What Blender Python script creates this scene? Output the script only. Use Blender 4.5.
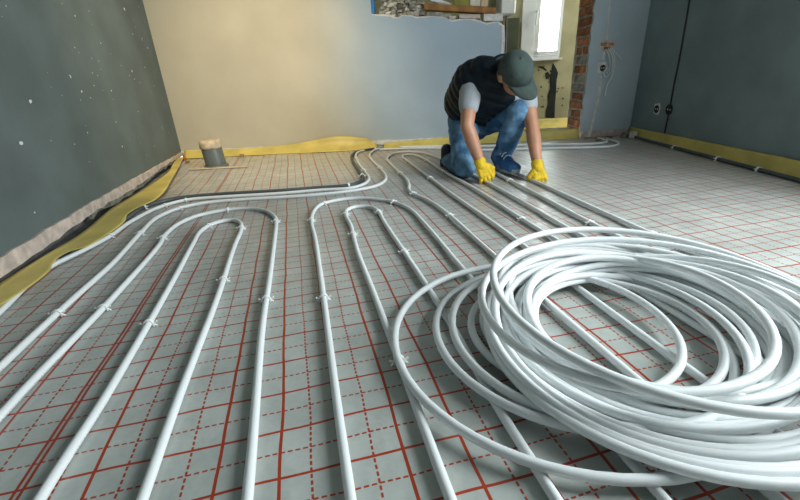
import bpy, bmesh, math, random
from mathutils import Vector, Matrix, noise
import numpy as np

random.seed(7)
for o in list(bpy.data.objects):
    bpy.data.objects.remove(o)
scene = bpy.context.scene
COL = scene.collection

# ------------------------------------------------------------------ camera
FPX = 410.75
PITCH, ROLL, YAW = [math.radians(a) for a in (23.08, -3.18, 12.72)]
CAM = Vector((.1013, -.5921, .5747))
cy_, sy_ = math.cos(YAW), math.sin(YAW)
FW = Vector((sy_*math.cos(PITCH), cy_*math.cos(PITCH), -math.sin(PITCH)))
R0 = Vector((cy_, -sy_, 0)); U0 = R0.cross(FW)
RT = R0*math.cos(ROLL) + U0*math.sin(ROLL)
UP = U0*math.cos(ROLL) - R0*math.sin(ROLL)
HEAD = Vector((sy_, cy_, 0))
cam = bpy.data.cameras.new('camera'); cam_o = bpy.data.objects.new('camera', cam); COL.objects.link(cam_o)
cam.sensor_width = 36; cam.lens = FPX/800*36; cam.clip_start = .02
mw = Matrix((RT, UP, -FW)).transposed().to_4x4(); mw.translation = CAM
cam_o.matrix_world = mw
scene.camera = cam_o

# ------------------------------------------------------------------ light and exposure
scene.view_settings.view_transform = 'Standard'
scene.view_settings.look = 'None'
scene.view_settings.gamma = 1
scene.view_settings.use_curve_mapping = False
scene.view_settings.exposure = 0.32

world = bpy.data.worlds.new('world'); scene.world = world; world.use_nodes = True
bg = world.node_tree.nodes['Background']
bg.inputs[0].default_value = (.86, .93, 1, 1); bg.inputs[1].default_value = 1.5


def area(name, loc, aim, sx, sy, power, color):
    d = bpy.data.lights.new(name, 'AREA'); d.shape = 'RECTANGLE'; d.size = sx; d.size_y = sy
    d.energy = power; d.color = color
    o = bpy.data.objects.new(name, d); COL.objects.link(o)
    o.location = loc
    o.rotation_euler = (Vector(aim)-Vector(loc)).to_track_quat('-Z', 'Y').to_euler()
    return o


# daylight entering by the window in the right wall beside the camera, and by the back room's window
area('daylight_right_window', (2.45, -.45, 1.3), (.3, 1.2, .3), 1.3, 1.4, 80, (.89, .975, 1))
area('daylight_back_window', (3.45, 4.95, 1.15), (1.2, 1.2, .2), .75, 1.1, 120, (.90, .97, 1))
area('back_room_side_fill', (4.75, 2.9, 1.5), (2.6, 3.2, .8), 1.0, 1.2, 40, (.95, .98, 1))  # fill added from an unseen side to brighten the back room
# warm spot added under the ceiling for the glow of the far left corner
pl = bpy.data.lights.new('warm_corner_fill', 'SPOT'); pl.energy = 190; pl.color = (1, .82, .52); pl.shadow_soft_size = .06
pl.spot_size = math.radians(72); pl.spot_blend = 1.0
plo = bpy.data.objects.new('warm_corner_fill', pl); COL.objects.link(plo); plo.location = (-.25, 1.3, 2.35)
plo.rotation_euler = (Vector((-.15, 3.1, .2))-plo.location).to_track_quat('-Z', 'Y').to_euler()


# ------------------------------------------------------------------ pixel helpers
def ray(x, y):
    return RT*((x-400)/FPX) - UP*((y-250)/FPX) + FW


def G(x, y, z=0.):
    d = ray(x, y)
    return CAM + d*((z-CAM.z)/d.z)


def on_plane(x, y, p, n):
    d = ray(x, y)
    return CAM + d*((Vector(p)-CAM).dot(n)/d.dot(n))


def at_depth(x, y, dist):
    d = ray(x, y)
    return CAM + d*(dist/d.dot(HEAD))


# ------------------------------------------------------------------ materials
def nt(mat):
    mat.use_nodes = True
    t = mat.node_tree
    return t, t.nodes, t.links, t.nodes['Principled BSDF']


def mat(name, col, rough=.6, metal=0., vary=.0, scale=8., bump=0., bscale=40., spec=.5, col2=None, detail=4, rand=0., lo=.35, hi=.65):
    m = bpy.data.materials.new(name); t, N, Lk, P = nt(m)
    P.inputs['Base Color'].default_value = (*col, 1); P.inputs['Roughness'].default_value = rough
    P.inputs['Metallic'].default_value = metal; P.inputs['Specular IOR Level'].default_value = spec
    tc = N.new('ShaderNodeTexCoord')
    out = None
    if vary or col2:
        n = N.new('ShaderNodeTexNoise'); n.inputs['Scale'].default_value = scale; n.inputs['Detail'].default_value = detail
        Lk.new(tc.outputs['Object'], n.inputs['Vector'])
        r = N.new('ShaderNodeValToRGB')
        c2 = col2 or tuple(min(1, c*(1+vary)) for c in col)
        c1 = col if col2 else tuple(c*(1-vary) for c in col)
        r.color_ramp.elements[0].position = lo; r.color_ramp.elements[1].position = hi
        r.color_ramp.elements[0].color = (*c1, 1); r.color_ramp.elements[1].color = (*c2, 1)
        Lk.new(n.outputs['Fac'], r.inputs['Fac']); out = r.outputs['Color']
    if rand:
        oi = N.new('ShaderNodeObjectInfo'); hs = N.new('ShaderNodeHueSaturation')
        mr = N.new('ShaderNodeMapRange'); mr.inputs['To Min'].default_value = 1-rand; mr.inputs['To Max'].default_value = 1+rand
        Lk.new(oi.outputs['Random'], mr.inputs['Value']); Lk.new(mr.outputs['Result'], hs.inputs['Value'])
        if out: Lk.new(out, hs.inputs['Color'])
        else: hs.inputs['Color'].default_value = (*col, 1)
        out = hs.outputs['Color']
    if out: Lk.new(out, P.inputs['Base Color'])
    if bump:
        n2 = N.new('ShaderNodeTexNoise'); n2.inputs['Scale'].default_value = bscale; n2.inputs['Detail'].default_value = 5
        Lk.new(tc.outputs['Object'], n2.inputs['Vector'])
        b = N.new('ShaderNodeBump'); b.inputs['Strength'].default_value = bump; b.inputs['Distance'].default_value = .01
        Lk.new(n2.outputs['Fac'], b.inputs['Height']); Lk.new(b.outputs['Normal'], P.inputs['Normal'])
    return m


def foil_material():
    m = bpy.data.materials.new('printed_foil'); t, N, Lk, P = nt(m)
    tc = N.new('ShaderNodeTexCoord')

    def math_(op, a, b=None, c=None):
        n = N.new('ShaderNodeMath'); n.operation = op
        for i, v in enumerate((a, b, c)):
            if v is None: continue
            if isinstance(v, (int, float)): n.inputs[i].default_value = v
            else: Lk.new(v, n.inputs[i])
        return n.outputs[0]
    wob = N.new('ShaderNodeTexNoise'); wob.inputs['Scale'].default_value = 3.2; wob.inputs['Detail'].default_value = 2
    Lk.new(tc.outputs['Object'], wob.inputs['Vector'])
    sc = N.new('ShaderNodeVectorMath'); sc.operation = 'MULTIPLY_ADD'
    Lk.new(wob.outputs['Color'], sc.inputs[0]); sc.inputs[1].default_value = (.016, .022, 0); Lk.new(tc.outputs['Object'], sc.inputs[2])
    sx = N.new('ShaderNodeSeparateXYZ'); Lk.new(sc.outputs[0], sx.inputs[0])
    X = math_('ADD', math_('MULTIPLY', sx.outputs[0], 10), -.08); Y = math_('ADD', math_('MULTIPLY', sx.outputs[1], 10), -.11)

    def lines(a, w):      # distance to the nearest whole number below w
        f = math_('ABSOLUTE', math_('SUBTRACT', math_('FRACT', math_('ADD', a, .5)), .5))
        return math_('LESS_THAN', f, w)
    sol = math_('MAXIMUM', lines(X, .028), lines(Y, .024))
    dx = math_('MULTIPLY', lines(math_('ADD', X, .5), .019), math_('LESS_THAN', math_('FRACT', math_('MULTIPLY', Y, 8)), .66))
    dy = math_('MULTIPLY', lines(math_('ADD', Y, .5), .017), math_('LESS_THAN', math_('FRACT', math_('MULTIPLY', X, 8)), .66))
    allm = math_('MAXIMUM', sol, math_('MAXIMUM', dx, dy))
    n = N.new('ShaderNodeTexNoise'); n.inputs['Scale'].default_value = 7; n.inputs['Detail'].default_value = 6; n.inputs['Roughness'].default_value = .65
    Lk.new(tc.outputs['Object'], n.inputs['Vector'])
    r = N.new('ShaderNodeValToRGB')
    r.color_ramp.elements[0].position = .3; r.color_ramp.elements[0].color = (.355, .385, .36, 1)
    r.color_ramp.elements[1].position = .7; r.color_ramp.elements[1].color = (.515, .545, .51, 1)
    Lk.new(n.outputs['Fac'], r.inputs['Fac'])
    # scuffs
    n3 = N.new('ShaderNodeTexNoise'); n3.inputs['Scale'].default_value = 16; n3.inputs['Detail'].default_value = 3
    Lk.new(tc.outputs['Object'], n3.inputs['Vector'])
    sr = N.new('ShaderNodeValToRGB'); sr.color_ramp.elements[0].position = .68; sr.color_ramp.elements[0].color = (0, 0, 0, 1)
    sr.color_ramp.elements[1].position = .8; sr.color_ramp.elements[1].color = (.45, .45, .45, 1)
    Lk.new(n3.outputs['Fac'], sr.inputs['Fac'])
    mx0 = N.new('ShaderNodeMixRGB'); Lk.new(sr.outputs['Color'], mx0.inputs[0]); Lk.new(r.outputs['Color'], mx0.inputs[1]); mx0.inputs[2].default_value = (.25, .28, .27, 1)
    mx = N.new('ShaderNodeMixRGB'); Lk.new(allm, mx.inputs[0]); Lk.new(mx0.outputs[0], mx.inputs[1]); mx.inputs[2].default_value = (.38, .042, .012, 1)
    Lk.new(mx.outputs[0], P.inputs['Base Color'])
    P.inputs['Roughness'].default_value = .33; P.inputs['Specular IOR Level'].default_value = .55
    b = N.new('ShaderNodeBump'); b.inputs['Strength'].default_value = .35; b.inputs['Distance'].default_value = .012
    n2 = N.new('ShaderNodeTexNoise'); n2.inputs['Scale'].default_value = 14; n2.inputs['Detail'].default_value = 3
    Lk.new(tc.outputs['Object'], n2.inputs['Vector']); Lk.new(n2.outputs['Fac'], b.inputs['Height']); Lk.new(b.outputs['Normal'], P.inputs['Normal'])
    return m


def pipe_material():
    """white plastic pipe with rows of tiny grey print along one side (UV: metres along, angle 0..1)"""
    m = bpy.data.materials.new('white_pipe'); t, N, Lk, P = nt(m)
    uv = N.new('ShaderNodeUVMap'); sx = N.new('ShaderNodeSeparateXYZ'); Lk.new(uv.outputs[0], sx.inputs[0])

    def math_(op, a, b=None):
        n = N.new('ShaderNodeMath'); n.operation = op
        for i, v in enumerate((a, b)):
            if v is None: continue
            if isinstance(v, (int, float)): n.inputs[i].default_value = v
            else: Lk.new(v, n.inputs[i])
        return n.outputs[0]
    band = math_('LESS_THAN', math_('ABSOLUTE', math_('SUBTRACT', sx.outputs[1], .30)), .035)
    rep = math_('LESS_THAN', math_('FRACT', math_('MULTIPLY', sx.outputs[0], 1.3)), .42)
    vor = N.new('ShaderNodeTexNoise'); vor.noise_dimensions = '2D'; vor.inputs['Scale'].default_value = 1; vor.inputs['Detail'].default_value = 0
    cmb = N.new('ShaderNodeCombineXYZ'); Lk.new(math_('MULTIPLY', sx.outputs[0], 230), cmb.inputs[0]); Lk.new(math_('MULTIPLY', sx.outputs[1], 40), cmb.inputs[1])
    Lk.new(cmb.outputs[0], vor.inputs['Vector'])
    ink = math_('MULTIPLY', math_('MULTIPLY', band, rep), math_('GREATER_THAN', vor.outputs['Fac'], .52))
    mx = N.new('ShaderNodeMixRGB'); Lk.new(ink, mx.inputs[0]); mx.inputs[1].default_value = (.78, .81, .81, 1); mx.inputs[2].default_value = (.40, .44, .48, 1)
    Lk.new(mx.outputs[0], P.inputs['Base Color'])
    P.inputs['Roughness'].default_value = .48
    return m


M = {}
M['foil'] = foil_material()
M['pipe'] = pipe_material()
M['darkpipe'] = mat('dark_pipe_sleeve', (.07, .09, .10), .5, vary=.2)
M['clip'] = mat('clip_plastic', (.90, .91, .89), .4)
M['slab'] = mat('concrete', (.17, .17, .155), .95, vary=.3, scale=12, bump=.6)
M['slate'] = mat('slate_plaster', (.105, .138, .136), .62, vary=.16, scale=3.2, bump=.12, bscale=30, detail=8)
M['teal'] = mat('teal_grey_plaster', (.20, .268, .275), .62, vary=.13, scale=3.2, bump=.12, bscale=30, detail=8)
M['backwall'] = mat('back_wall_plaster', (.30, .36, .41), .7, vary=.06, scale=2.5, bump=.08, bscale=25, detail=8)
M['cream'] = mat('cream_primer', (.50, .47, .40), .75, vary=.05, scale=2.5, bump=.08, bscale=25, detail=8)
M['pier'] = mat('pier_plaster', (.47, .55, .60), .7, vary=.07, scale=2.5, bump=.1, bscale=25, detail=8)
M['gypsum'] = mat('white_gypsum', (.72, .70, .66), .9, vary=.15, scale=20, bump=.6, bscale=60)
M['pinkplaster'] = mat('bare_pink_plaster', (.58, .48, .42), .9, vary=.22, scale=22, bump=.7, bscale=50)
M['cement'] = mat('cement_lumps', (.20, .20, .16), .95, vary=.4, scale=25, bump=1, bscale=60)
M['yellow'] = mat('yellow_edge_foil', (.62, .50, .13), .45, vary=.14, scale=6, bump=.25, bscale=12)
M['olive'] = mat('olive_plaster', (.42, .39, .23), .85, vary=.16, scale=4, bump=.25, bscale=20, detail=8)
M['darkolive'] = mat('wall_shade_sheet', (.07, .08, .045), .8, vary=.2)
M['soot'] = mat('black_damp_patch', (.015, .02, .015), .9, vary=.4)
M['mortar'] = mat('mortar', (.62, .58, .50), .95, vary=.25, scale=22, bump=.9, bscale=60)
M['brick'] = mat('red_brick', (.52, .21, .10), .9, vary=.35, scale=22, bump=.8, bscale=60, rand=.35)
M['greybrick'] = mat('grey_mortared_brick', (.34, .33, .30), .95, vary=.5, scale=18, bump=.9, bscale=50, rand=.2)
M['white'] = mat('white_plastic', (.80, .82, .82), .35)
M['black'] = mat('black_plastic', (.012, .012, .012), .5)
M['wire'] = mat('grey_wire', (.80, .82, .80), .5)
M['stone'] = mat('rubble_stone', (.52, .48, .40), .95, vary=.25, scale=25, bump=.6, rand=.45)
M['wood'] = mat('brown_plank', (.33, .15, .035), .7, vary=.3, scale=14, bump=.2)
M['palewood'] = mat('pale_board', (.66, .48, .30), .7, vary=.1, scale=10)
M['paleboard'] = mat('cream_board', (.70, .62, .50), .7, vary=.06, scale=10)
M['greenwood'] = mat('green_stained_board', (.24, .22, .05), .8, vary=.3, scale=10)
M['blue'] = mat('blue_plastic', (.02, .22, .55), .45, vary=.2)
M['ceil'] = mat('bare_concrete_ceiling', (.34, .35, .34), .9)
M['stub'] = mat('grey_pvc', (.105, .125, .125), .45, vary=.12)
M['rag'] = mat('beige_wrap', (.55, .45, .32), .9, vary=.2, scale=30, bump=.5)
M['skin'] = mat('skin', (.48, .235, .14), .5, vary=.1, scale=14)
M['vest'] = mat('navy_nylon', (.005, .011, .017), .5, vary=.3, scale=18, bump=.35, bscale=28, spec=.2)
M['shirt'] = mat('grey_cotton', (.38, .41, .44), .9, vary=.1, scale=12, bump=.3, bscale=30)
M['jeans'] = mat('blue_denim', (.03, .11, .22), .85, bump=.35, bscale=26, col2=(.17, .33, .50), scale=11, lo=.42, hi=.68)
M['cap'] = mat('dark_green_cotton', (.045, .07, .062), .85, vary=.15, scale=20, bump=.2, bscale=80)
M['glove'] = mat('yellow_glove', (.72, .48, .015), .75, vary=.16, scale=30, bump=.5, bscale=70)
M['shoe'] = mat('blue_shoe_mesh', (.035, .13, .32), .7, vary=.3, scale=40)
M['sole'] = mat('grey_sole', (.30, .36, .40), .6, vary=.2)
M['lace'] = mat('pale_lace', (.55, .66, .75), .8)
M['boot'] = mat('dark_shoe', (.012, .02, .04), .7, vary=.3)
M['hair'] = mat('dark_hair', (.02, .014, .01), .8)
M['eye'] = mat('eye', (.6, .58, .55), .3)
M['debris'] = mat('debris_wood', (.30, .19, .10), .9, vary=.3, rand=.4)
M['orange'] = mat('orange_plastic', (.65, .14, .03), .5)
M['leaf'] = mat('garden_leaf', (.42, .55, .25), .8, vary=.3, rand=.2)
gl = bpy.data.materials.new('window_glass'); t_, N_, L_, P_ = nt(gl)
P_.inputs['Base Color'].default_value = (.95, 1, .98, 1); P_.inputs['Roughness'].default_value = .02
P_.inputs['Transmission Weight'].default_value = 1; P_.inputs['IOR'].default_value = 1.02
M['glass'] = gl


def coat_and_glow(s_edge):
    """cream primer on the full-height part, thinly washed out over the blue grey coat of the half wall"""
    m = bpy.data.materials.new('cream_grey_plaster_glow'); t, N, Lk, P = nt(m)
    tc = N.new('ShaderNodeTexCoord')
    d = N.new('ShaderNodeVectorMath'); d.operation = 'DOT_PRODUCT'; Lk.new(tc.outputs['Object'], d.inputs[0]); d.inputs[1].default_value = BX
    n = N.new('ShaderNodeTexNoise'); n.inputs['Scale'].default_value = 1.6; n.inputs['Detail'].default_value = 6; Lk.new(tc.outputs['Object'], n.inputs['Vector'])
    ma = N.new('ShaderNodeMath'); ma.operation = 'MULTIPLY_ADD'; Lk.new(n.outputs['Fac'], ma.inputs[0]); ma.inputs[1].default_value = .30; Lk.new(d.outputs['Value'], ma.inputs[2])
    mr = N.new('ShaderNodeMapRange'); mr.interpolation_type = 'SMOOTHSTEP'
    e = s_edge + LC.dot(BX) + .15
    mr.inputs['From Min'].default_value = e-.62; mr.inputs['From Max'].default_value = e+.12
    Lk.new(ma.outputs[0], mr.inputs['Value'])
    mx = N.new('ShaderNodeMixRGB'); Lk.new(mr.outputs['Result'], mx.inputs[0]); mx.inputs[1].default_value = (.52, .48, .38, 1); mx.inputs[2].default_value = (.385, .47, .545, 1)  # warm glow mixed into the cream end of the plaster colour
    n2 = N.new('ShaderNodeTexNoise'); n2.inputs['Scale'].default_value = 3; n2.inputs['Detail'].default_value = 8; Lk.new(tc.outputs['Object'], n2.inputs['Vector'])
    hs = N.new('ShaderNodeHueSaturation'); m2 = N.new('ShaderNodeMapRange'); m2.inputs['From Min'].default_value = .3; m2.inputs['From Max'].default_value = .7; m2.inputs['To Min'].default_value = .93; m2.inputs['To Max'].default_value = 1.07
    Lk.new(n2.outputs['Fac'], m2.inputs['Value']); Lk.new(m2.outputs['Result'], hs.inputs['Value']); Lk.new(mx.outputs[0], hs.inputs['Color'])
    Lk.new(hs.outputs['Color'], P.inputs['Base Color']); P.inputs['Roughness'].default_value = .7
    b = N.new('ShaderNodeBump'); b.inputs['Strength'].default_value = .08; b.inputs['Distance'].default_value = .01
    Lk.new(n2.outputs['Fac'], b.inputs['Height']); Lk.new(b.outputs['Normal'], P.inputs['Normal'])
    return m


# ------------------------------------------------------------------ mesh helpers
def link(name, mesh, material=None, parent=None, smooth=False):
    o = bpy.data.objects.new(name, mesh); COL.objects.link(o)
    if material is not None and not mesh.materials: mesh.materials.append(material)
    if parent is not None: o.parent = parent
    if smooth:
        mesh.polygons.foreach_set('use_smooth', [True]*len(mesh.polygons))
    return o


def from_bm(name, bm, material, parent=None, smooth=False):
    bmesh.ops.recalc_face_normals(bm, faces=bm.faces)
    me = bpy.data.meshes.new(name); bm.to_mesh(me); bm.free()
    return link(name, me, material, parent, smooth)


def tag(o, label, cat, group=None):
    o['label'] = label; o['category'] = cat
    if group: o['group'] = group
    return o


def struct(o):
    o['kind'] = 'structure'
    return o


def empty(name, loc=(0, 0, 0)):
    o = bpy.data.objects.new(name, None); COL.objects.link(o); o.location = loc
    o.empty_display_size = .1
    return o


def adopt(child, root):
    """parent a mesh made in world coordinates under a root that only has a location"""
    child.parent = root
    child.matrix_parent_inverse = Matrix.Translation(root.location).inverted()
    return child


def catmull(pts, step=.012):
    pts = [Vector(p) for p in pts]
    P = [pts[0]*2-pts[1]] + pts + [pts[-1]*2-pts[-2]]
    out = []
    for i in range(1, len(P)-2):
        a, b, c, d = P[i-1:i+3]
        # centripetal
        t0 = 0; t1 = t0+max((b-a).length, 1e-6)**.5; t2 = t1+max((c-b).length, 1e-6)**.5; t3 = t2+max((d-c).length, 1e-6)**.5
        n = max(1, int((c-b).length/step))
        for k in range(n):
            t = t1+(t2-t1)*k/n
            A1 = a*((t1-t)/(t1-t0))+b*((t-t0)/(t1-t0)); A2 = b*((t2-t)/(t2-t1))+c*((t-t1)/(t2-t1)); A3 = c*((t3-t)/(t3-t2))+d*((t-t2)/(t3-t2))
            B1 = A1*((t2-t)/(t2-t0))+A2*((t-t0)/(t2-t0)); B2 = A2*((t3-t)/(t3-t1))+A3*((t-t1)/(t3-t1))
            out.append(B1*((t2-t)/(t2-t1))+B2*((t-t1)/(t2-t1)))
    out.append(pts[-1])
    return out


def tube_mesh(name, pts, r, seg=10, caps=True):
    pts = [Vector(p) for p in pts]; n = len(pts)
    verts, faces, uvs = [], [], []
    ln = 0.; lens = []
    ref = None
    for i, p in enumerate(pts):
        tg = (pts[min(i+1, n-1)]-pts[max(i-1, 0)]).normalized()
        if ref is None:
            ref = Vector((0, 0, 1)) if abs(tg.z) < .9 else Vector((1, 0, 0))
        a = (ref - tg*ref.dot(tg)).normalized(); b = tg.cross(a); ref = a
        if i: ln += (p-pts[i-1]).length
        lens.append(ln)
        rr = r[i] if isinstance(r, (list, tuple)) else r
        for k in range(seg):
            th = 2*math.pi*k/seg
            verts.append(p + (a*math.cos(th)+b*math.sin(th))*rr)
    for i in range(n-1):
        for k in range(seg):
            k2 = (k+1) % seg
            faces.append((i*seg+k, (i+1)*seg+k, (i+1)*seg+k2, i*seg+k2))
            v0, v1 = k/seg, (k+1)/seg
            uvs += [(lens[i], v0), (lens[i+1], v0), (lens[i+1], v1), (lens[i], v1)]
    if caps:
        faces.append(tuple(range(seg))); faces.append(tuple(reversed(range((n-1)*seg, n*seg))))
        uvs += [(9, .9)]*(2*seg)
    me = bpy.data.meshes.new(name); me.from_pydata(verts, [], faces)
    lay = me.uv_layers.new(name='UVMap')
    lay.data.foreach_set('uv', [c for u in uvs for c in u])
    return me


def tube(name, pts, r, material, parent=None, seg=10):
    return link(name, tube_mesh(name, pts, r, seg), material, parent, True)


def prism(name, poly, fmap, d0, d1, material, parent=None, bevel=0.):
    """poly = [(s,z)...] mapped by fmap(s, z, depth), extruded from d0 to d1"""
    bm = bmesh.new()
    a = [bm.verts.new(fmap(s, z, d0)) for s, z in poly]; b = [bm.verts.new(fmap(s, z, d1)) for s, z in poly]
    n = len(poly)
    bm.faces.new(a); bm.faces.new(list(reversed(b)))
    for i in range(n):
        j = (i+1) % n
        bm.faces.new((a[i], b[i], b[j], a[j]))
    if bevel:
        bmesh.ops.recalc_face_normals(bm, faces=bm.faces)
        bmesh.ops.bevel(bm, geom=bm.edges[:], offset=bevel, segments=1, affect='EDGES', profile=.5)
    return from_bm(name, bm, material, parent)


def box_bm(bm, cx, cy, cz, sx, sy, sz, rot=None, bevel=0.):
    vs = bmesh.ops.create_cube(bm, size=1)['verts']
    m = Matrix.Diagonal((sx, sy, sz, 1))
    if rot is not None: m = rot.to_4x4() @ m
    m = Matrix.Translation((cx, cy, cz)) @ m
    bmesh.ops.transform(bm, matrix=m, verts=vs)
    return vs


def rock_mesh(name, sx, sy, sz, rng, n=18):
    bm = bmesh.new()
    for _ in range(n):
        v = Vector((rng.uniform(-1, 1), rng.uniform(-1, 1), rng.choice((-1, 1))*rng.uniform(.6, 1)))
        bm.verts.new((v.x*sx/2, v.y*sy/2, v.z*sz/2))
    res = bmesh.ops.convex_hull(bm, input=bm.verts[:])
    kill = [v for v in bm.verts if not v.link_faces]
    bmesh.ops.delete(bm, geom=kill, context='VERTS')
    bmesh.ops.recalc_face_normals(bm, faces=bm.faces)
    me = bpy.data.meshes.new(name); bm.to_mesh(me); bm.free()
    return me


# ------------------------------------------------------------------ the room: corners and planes
LC = G(183, 158); LC.z = 0            # left far corner on the floor
RC = G(629, 135); RC.z = 0            # right far corner
BX = (RC-LC).normalized(); BN = Vector((BX.y, -BX.x, 0))      # along the back wall, and its normal into the room
RW = G(800, 180); RW.z = 0
RX = (RW-RC).normalized(); RN = Vector((RX.y, -RX.x, 0))
if RN.dot(Vector((-1, 0, 0))) < 0: RN = -RN
WLX = LC.x
YB = -2.3
CEIL = 2.55


def back(s, z, off=0.): return LC + BX*s + BN*off + Vector((0, 0, z))
def right(s, z, off=0.): return RC + RX*s + RN*off + Vector((0, 0, z))
def left(s, z, off=0.): return Vector((WLX+off, s, z))


def back_sz(x, y, off=0.):
    p = on_plane(x, y, LC+BN*off, BN); return (p-LC).dot(BX), p.z


def right_sz(x, y):
    p = on_plane(x, y, RC, RN); return (p-RC).dot(RX), p.z


def left_sz(x, y, off=0.):
    p = on_plane(x, y, Vector((WLX+off, 0, 0)), Vector((1, 0, 0))); return p.y, p.z


RLEN = (YB-RC.y)/RX.y
RF = RC + RX*RLEN                      # right near corner
SR = (RC-LC).dot(BX)

# floor slab and the printed foil sheets on it
bm = bmesh.new()
fl_poly = [(WLX-.1, YB), (RF.x, YB), (RC.x+.02, RC.y+.02), (LC.x, LC.y+.02), (WLX-.1, LC.y)]
a = [bm.verts.new((x, y, -.006)) for x, y in fl_poly]; b = [bm.verts.new((x, y, -.12)) for x, y in fl_poly]
bm.faces.new(a); bm.faces.new(b[::-1])
for i in range(5): bm.faces.new((a[i], b[i], b[(i+1) % 5], a[(i+1) % 5]))
floor = struct(from_bm('floor', bm, M['slab']))


def foil_sheet(c, nx, ny, off, z0):
    """c = near-left, near-right, far-right, far-left corners"""
    verts, faces = [], []
    for j in range(ny+1):
        v = j/ny
        for i in range(nx+1):
            u = i/nx
            p = (Vector(c[0])*(1-u)+Vector(c[1])*u)*(1-v) + (Vector(c[3])*(1-u)+Vector(c[2])*u)*v
            w = noise.noise(Vector((p.x*5, p.y*5, 2)))*.0022 + noise.noise(Vector((p.x*14, p.y*14, 7)))*.0011
            verts.append((p.x-off, p.y, z0+w))
    for j in range(ny):
        for i in range(nx):
            k = j*(nx+1)+i
            faces.append((k, k+1, k+nx+2, k+nx+1))
    me = bpy.data.meshes.new('foil_sheet'); me.from_pydata(verts, [], faces)
    o = link('foil_sheet', me, M['foil'], floor, True); o.location.x = off
    return o


SEAM = -.4045
fs = foil_sheet([(WLX+.04, YB, 0), (SEAM+.012, YB, 0), (SEAM+.012, LC.y-.14, 0), (WLX+.04, LC.y-.02, 0)], 14, 110, -.011, -.001)
fs['label'] = 'pale foil sheet with red grid along the left wall'
yb_s = LC.y + (SEAM-LC.x)*BX.y/BX.x
fs = foil_sheet([(SEAM, YB, 0), (RF.x-.05, YB, 0), (RC.x-.03, RC.y-.03, 0), (SEAM, yb_s-.02, 0)], 70, 110, 0, 0)
fs['label'] = 'wide pale foil sheet with red printed grid'

# left wall: dark plaster over a recessed base, with a bare pink plaster band along its foot
zc = .045
poly = [(YB, .045), (LC.y, .045), (LC.y, CEIL), (YB, CEIL)]
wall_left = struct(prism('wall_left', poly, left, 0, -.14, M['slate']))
prism('wall_foot', [(YB, -.06), (LC.y, -.06), (LC.y, .05), (YB, .05)], left, -.05, -.14, M['slab'], wall_left)
rng = random.Random(3)
top, bot = [], []
n = 90
for i in range(n+1):
    s = YB + (LC.y-YB)*i/n
    f = max(0, min(1, (s-1.6)/1.6))
    top.append((s, .092-.036*f+rng.uniform(-.003, .004)))
    bot.append((s, .042-.010*f+.005*math.sin(s*5)+rng.uniform(-.006, .006)))
prism('plaster_band', top+bot[::-1], left, .0, .011, M['pinkplaster'], wall_left)
bot2 = [(s, z-rng.uniform(.008, .028)) for s, z in bot if 1.55 < s < 3.2]
top2 = [(s, z+.012) for s, z in bot if 1.55 < s < 3.2]
prism('cement_lumps', top2+bot2[::-1], left, -.01, .008, M['cement'], wall_left)
# white plaster specks spattered on the dark wall
bm = bmesh.new()
for i in range(95):
    s, z = rng.uniform(.75, 3.3), rng.uniform(.15, 1.2)
    q = rng.uniform(.0015, .005)*(2 if rng.random() < .12 else 1)
    c = left(s, z, .0015)
    k = 6; vs = [bm.verts.new(c+Vector((.001*(j % 2), math.cos(j*math.pi/3)*q*rng.uniform(.5, 2), math.sin(j*math.pi/3)*q*rng.uniform(.5, 1.2)))) for j in range(k)]
    bm.faces.new(vs)
sp = from_bm('plaster_specks', bm, M['gypsum'], wall_left); sp['kind'] = 'stuff'

# back wall: full height on the left, then a half wall with a broken top, then the doorway
edge_px = [(372, 14), (378, 14.6), (384, 14.3), (390, 15.6), (393, 17.3), (399, 17.2), (402, 15.2), (412, 15.5), (416, 17), (424, 16.4), (430, 16.2), (440, 16.6), (446, 18.3), (452, 20.4), (458, 19.4), (466, 19), (474, 19), (481, 21), (487, 23.4), (493, 21.8), (498, 21.6), (502, 24), (504.5, 26), (505, 40), (504, 57)]
sz = [back_sz(*p) for p in edge_px]
s_end = back_sz(504, 57)[0]
s_jamb = back_sz(371, 6)[0]
poly = [(0, -.02), (s_end, -.02)] + [(s_end, .55)] + sz[::-1][1:] + [(s_jamb, sz[0][1]+.01), (s_jamb, CEIL), (0, CEIL)]
wall_back = struct(prism('wall_back', poly, back, 0, -.13, coat_and_glow(s_jamb)))
# white gypsum rim along the broken edge and down the wall's end
rng = random.Random(11)
rt = [(s, z+.001) for s, z in sz]
rb = []
for i, (s, z) in enumerate(sz):
    if i < 21: rb.append((s, z-rng.uniform(.002, .013)))
    else: rb.append((s-.022+rng.uniform(-.004, .004), z))
prism('broken_rim', rt+rb[::-1], back, .0015, -.11, M['gypsum'], wall_back)
# bare plaster strip at the foot of the wall
bt = []; bb = []
for i in range(50):
    s = s_end*i/49
    bt.append((s, .062+rng.uniform(-.004, .004))); bb.append((s, .03+rng.uniform(-.004, .004)))
prism('plaster_band', bt+bb[::-1], back, 0, .008, M['gypsum'], wall_back)

# lintel over the doorway and the hatch, out of the frame
prism('lintel', [(s_jamb, 2.15), (SR, 2.15), (SR, CEIL), (s_jamb, CEIL)], back, 0, -.13, M['backwall'], wall_back)

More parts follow.
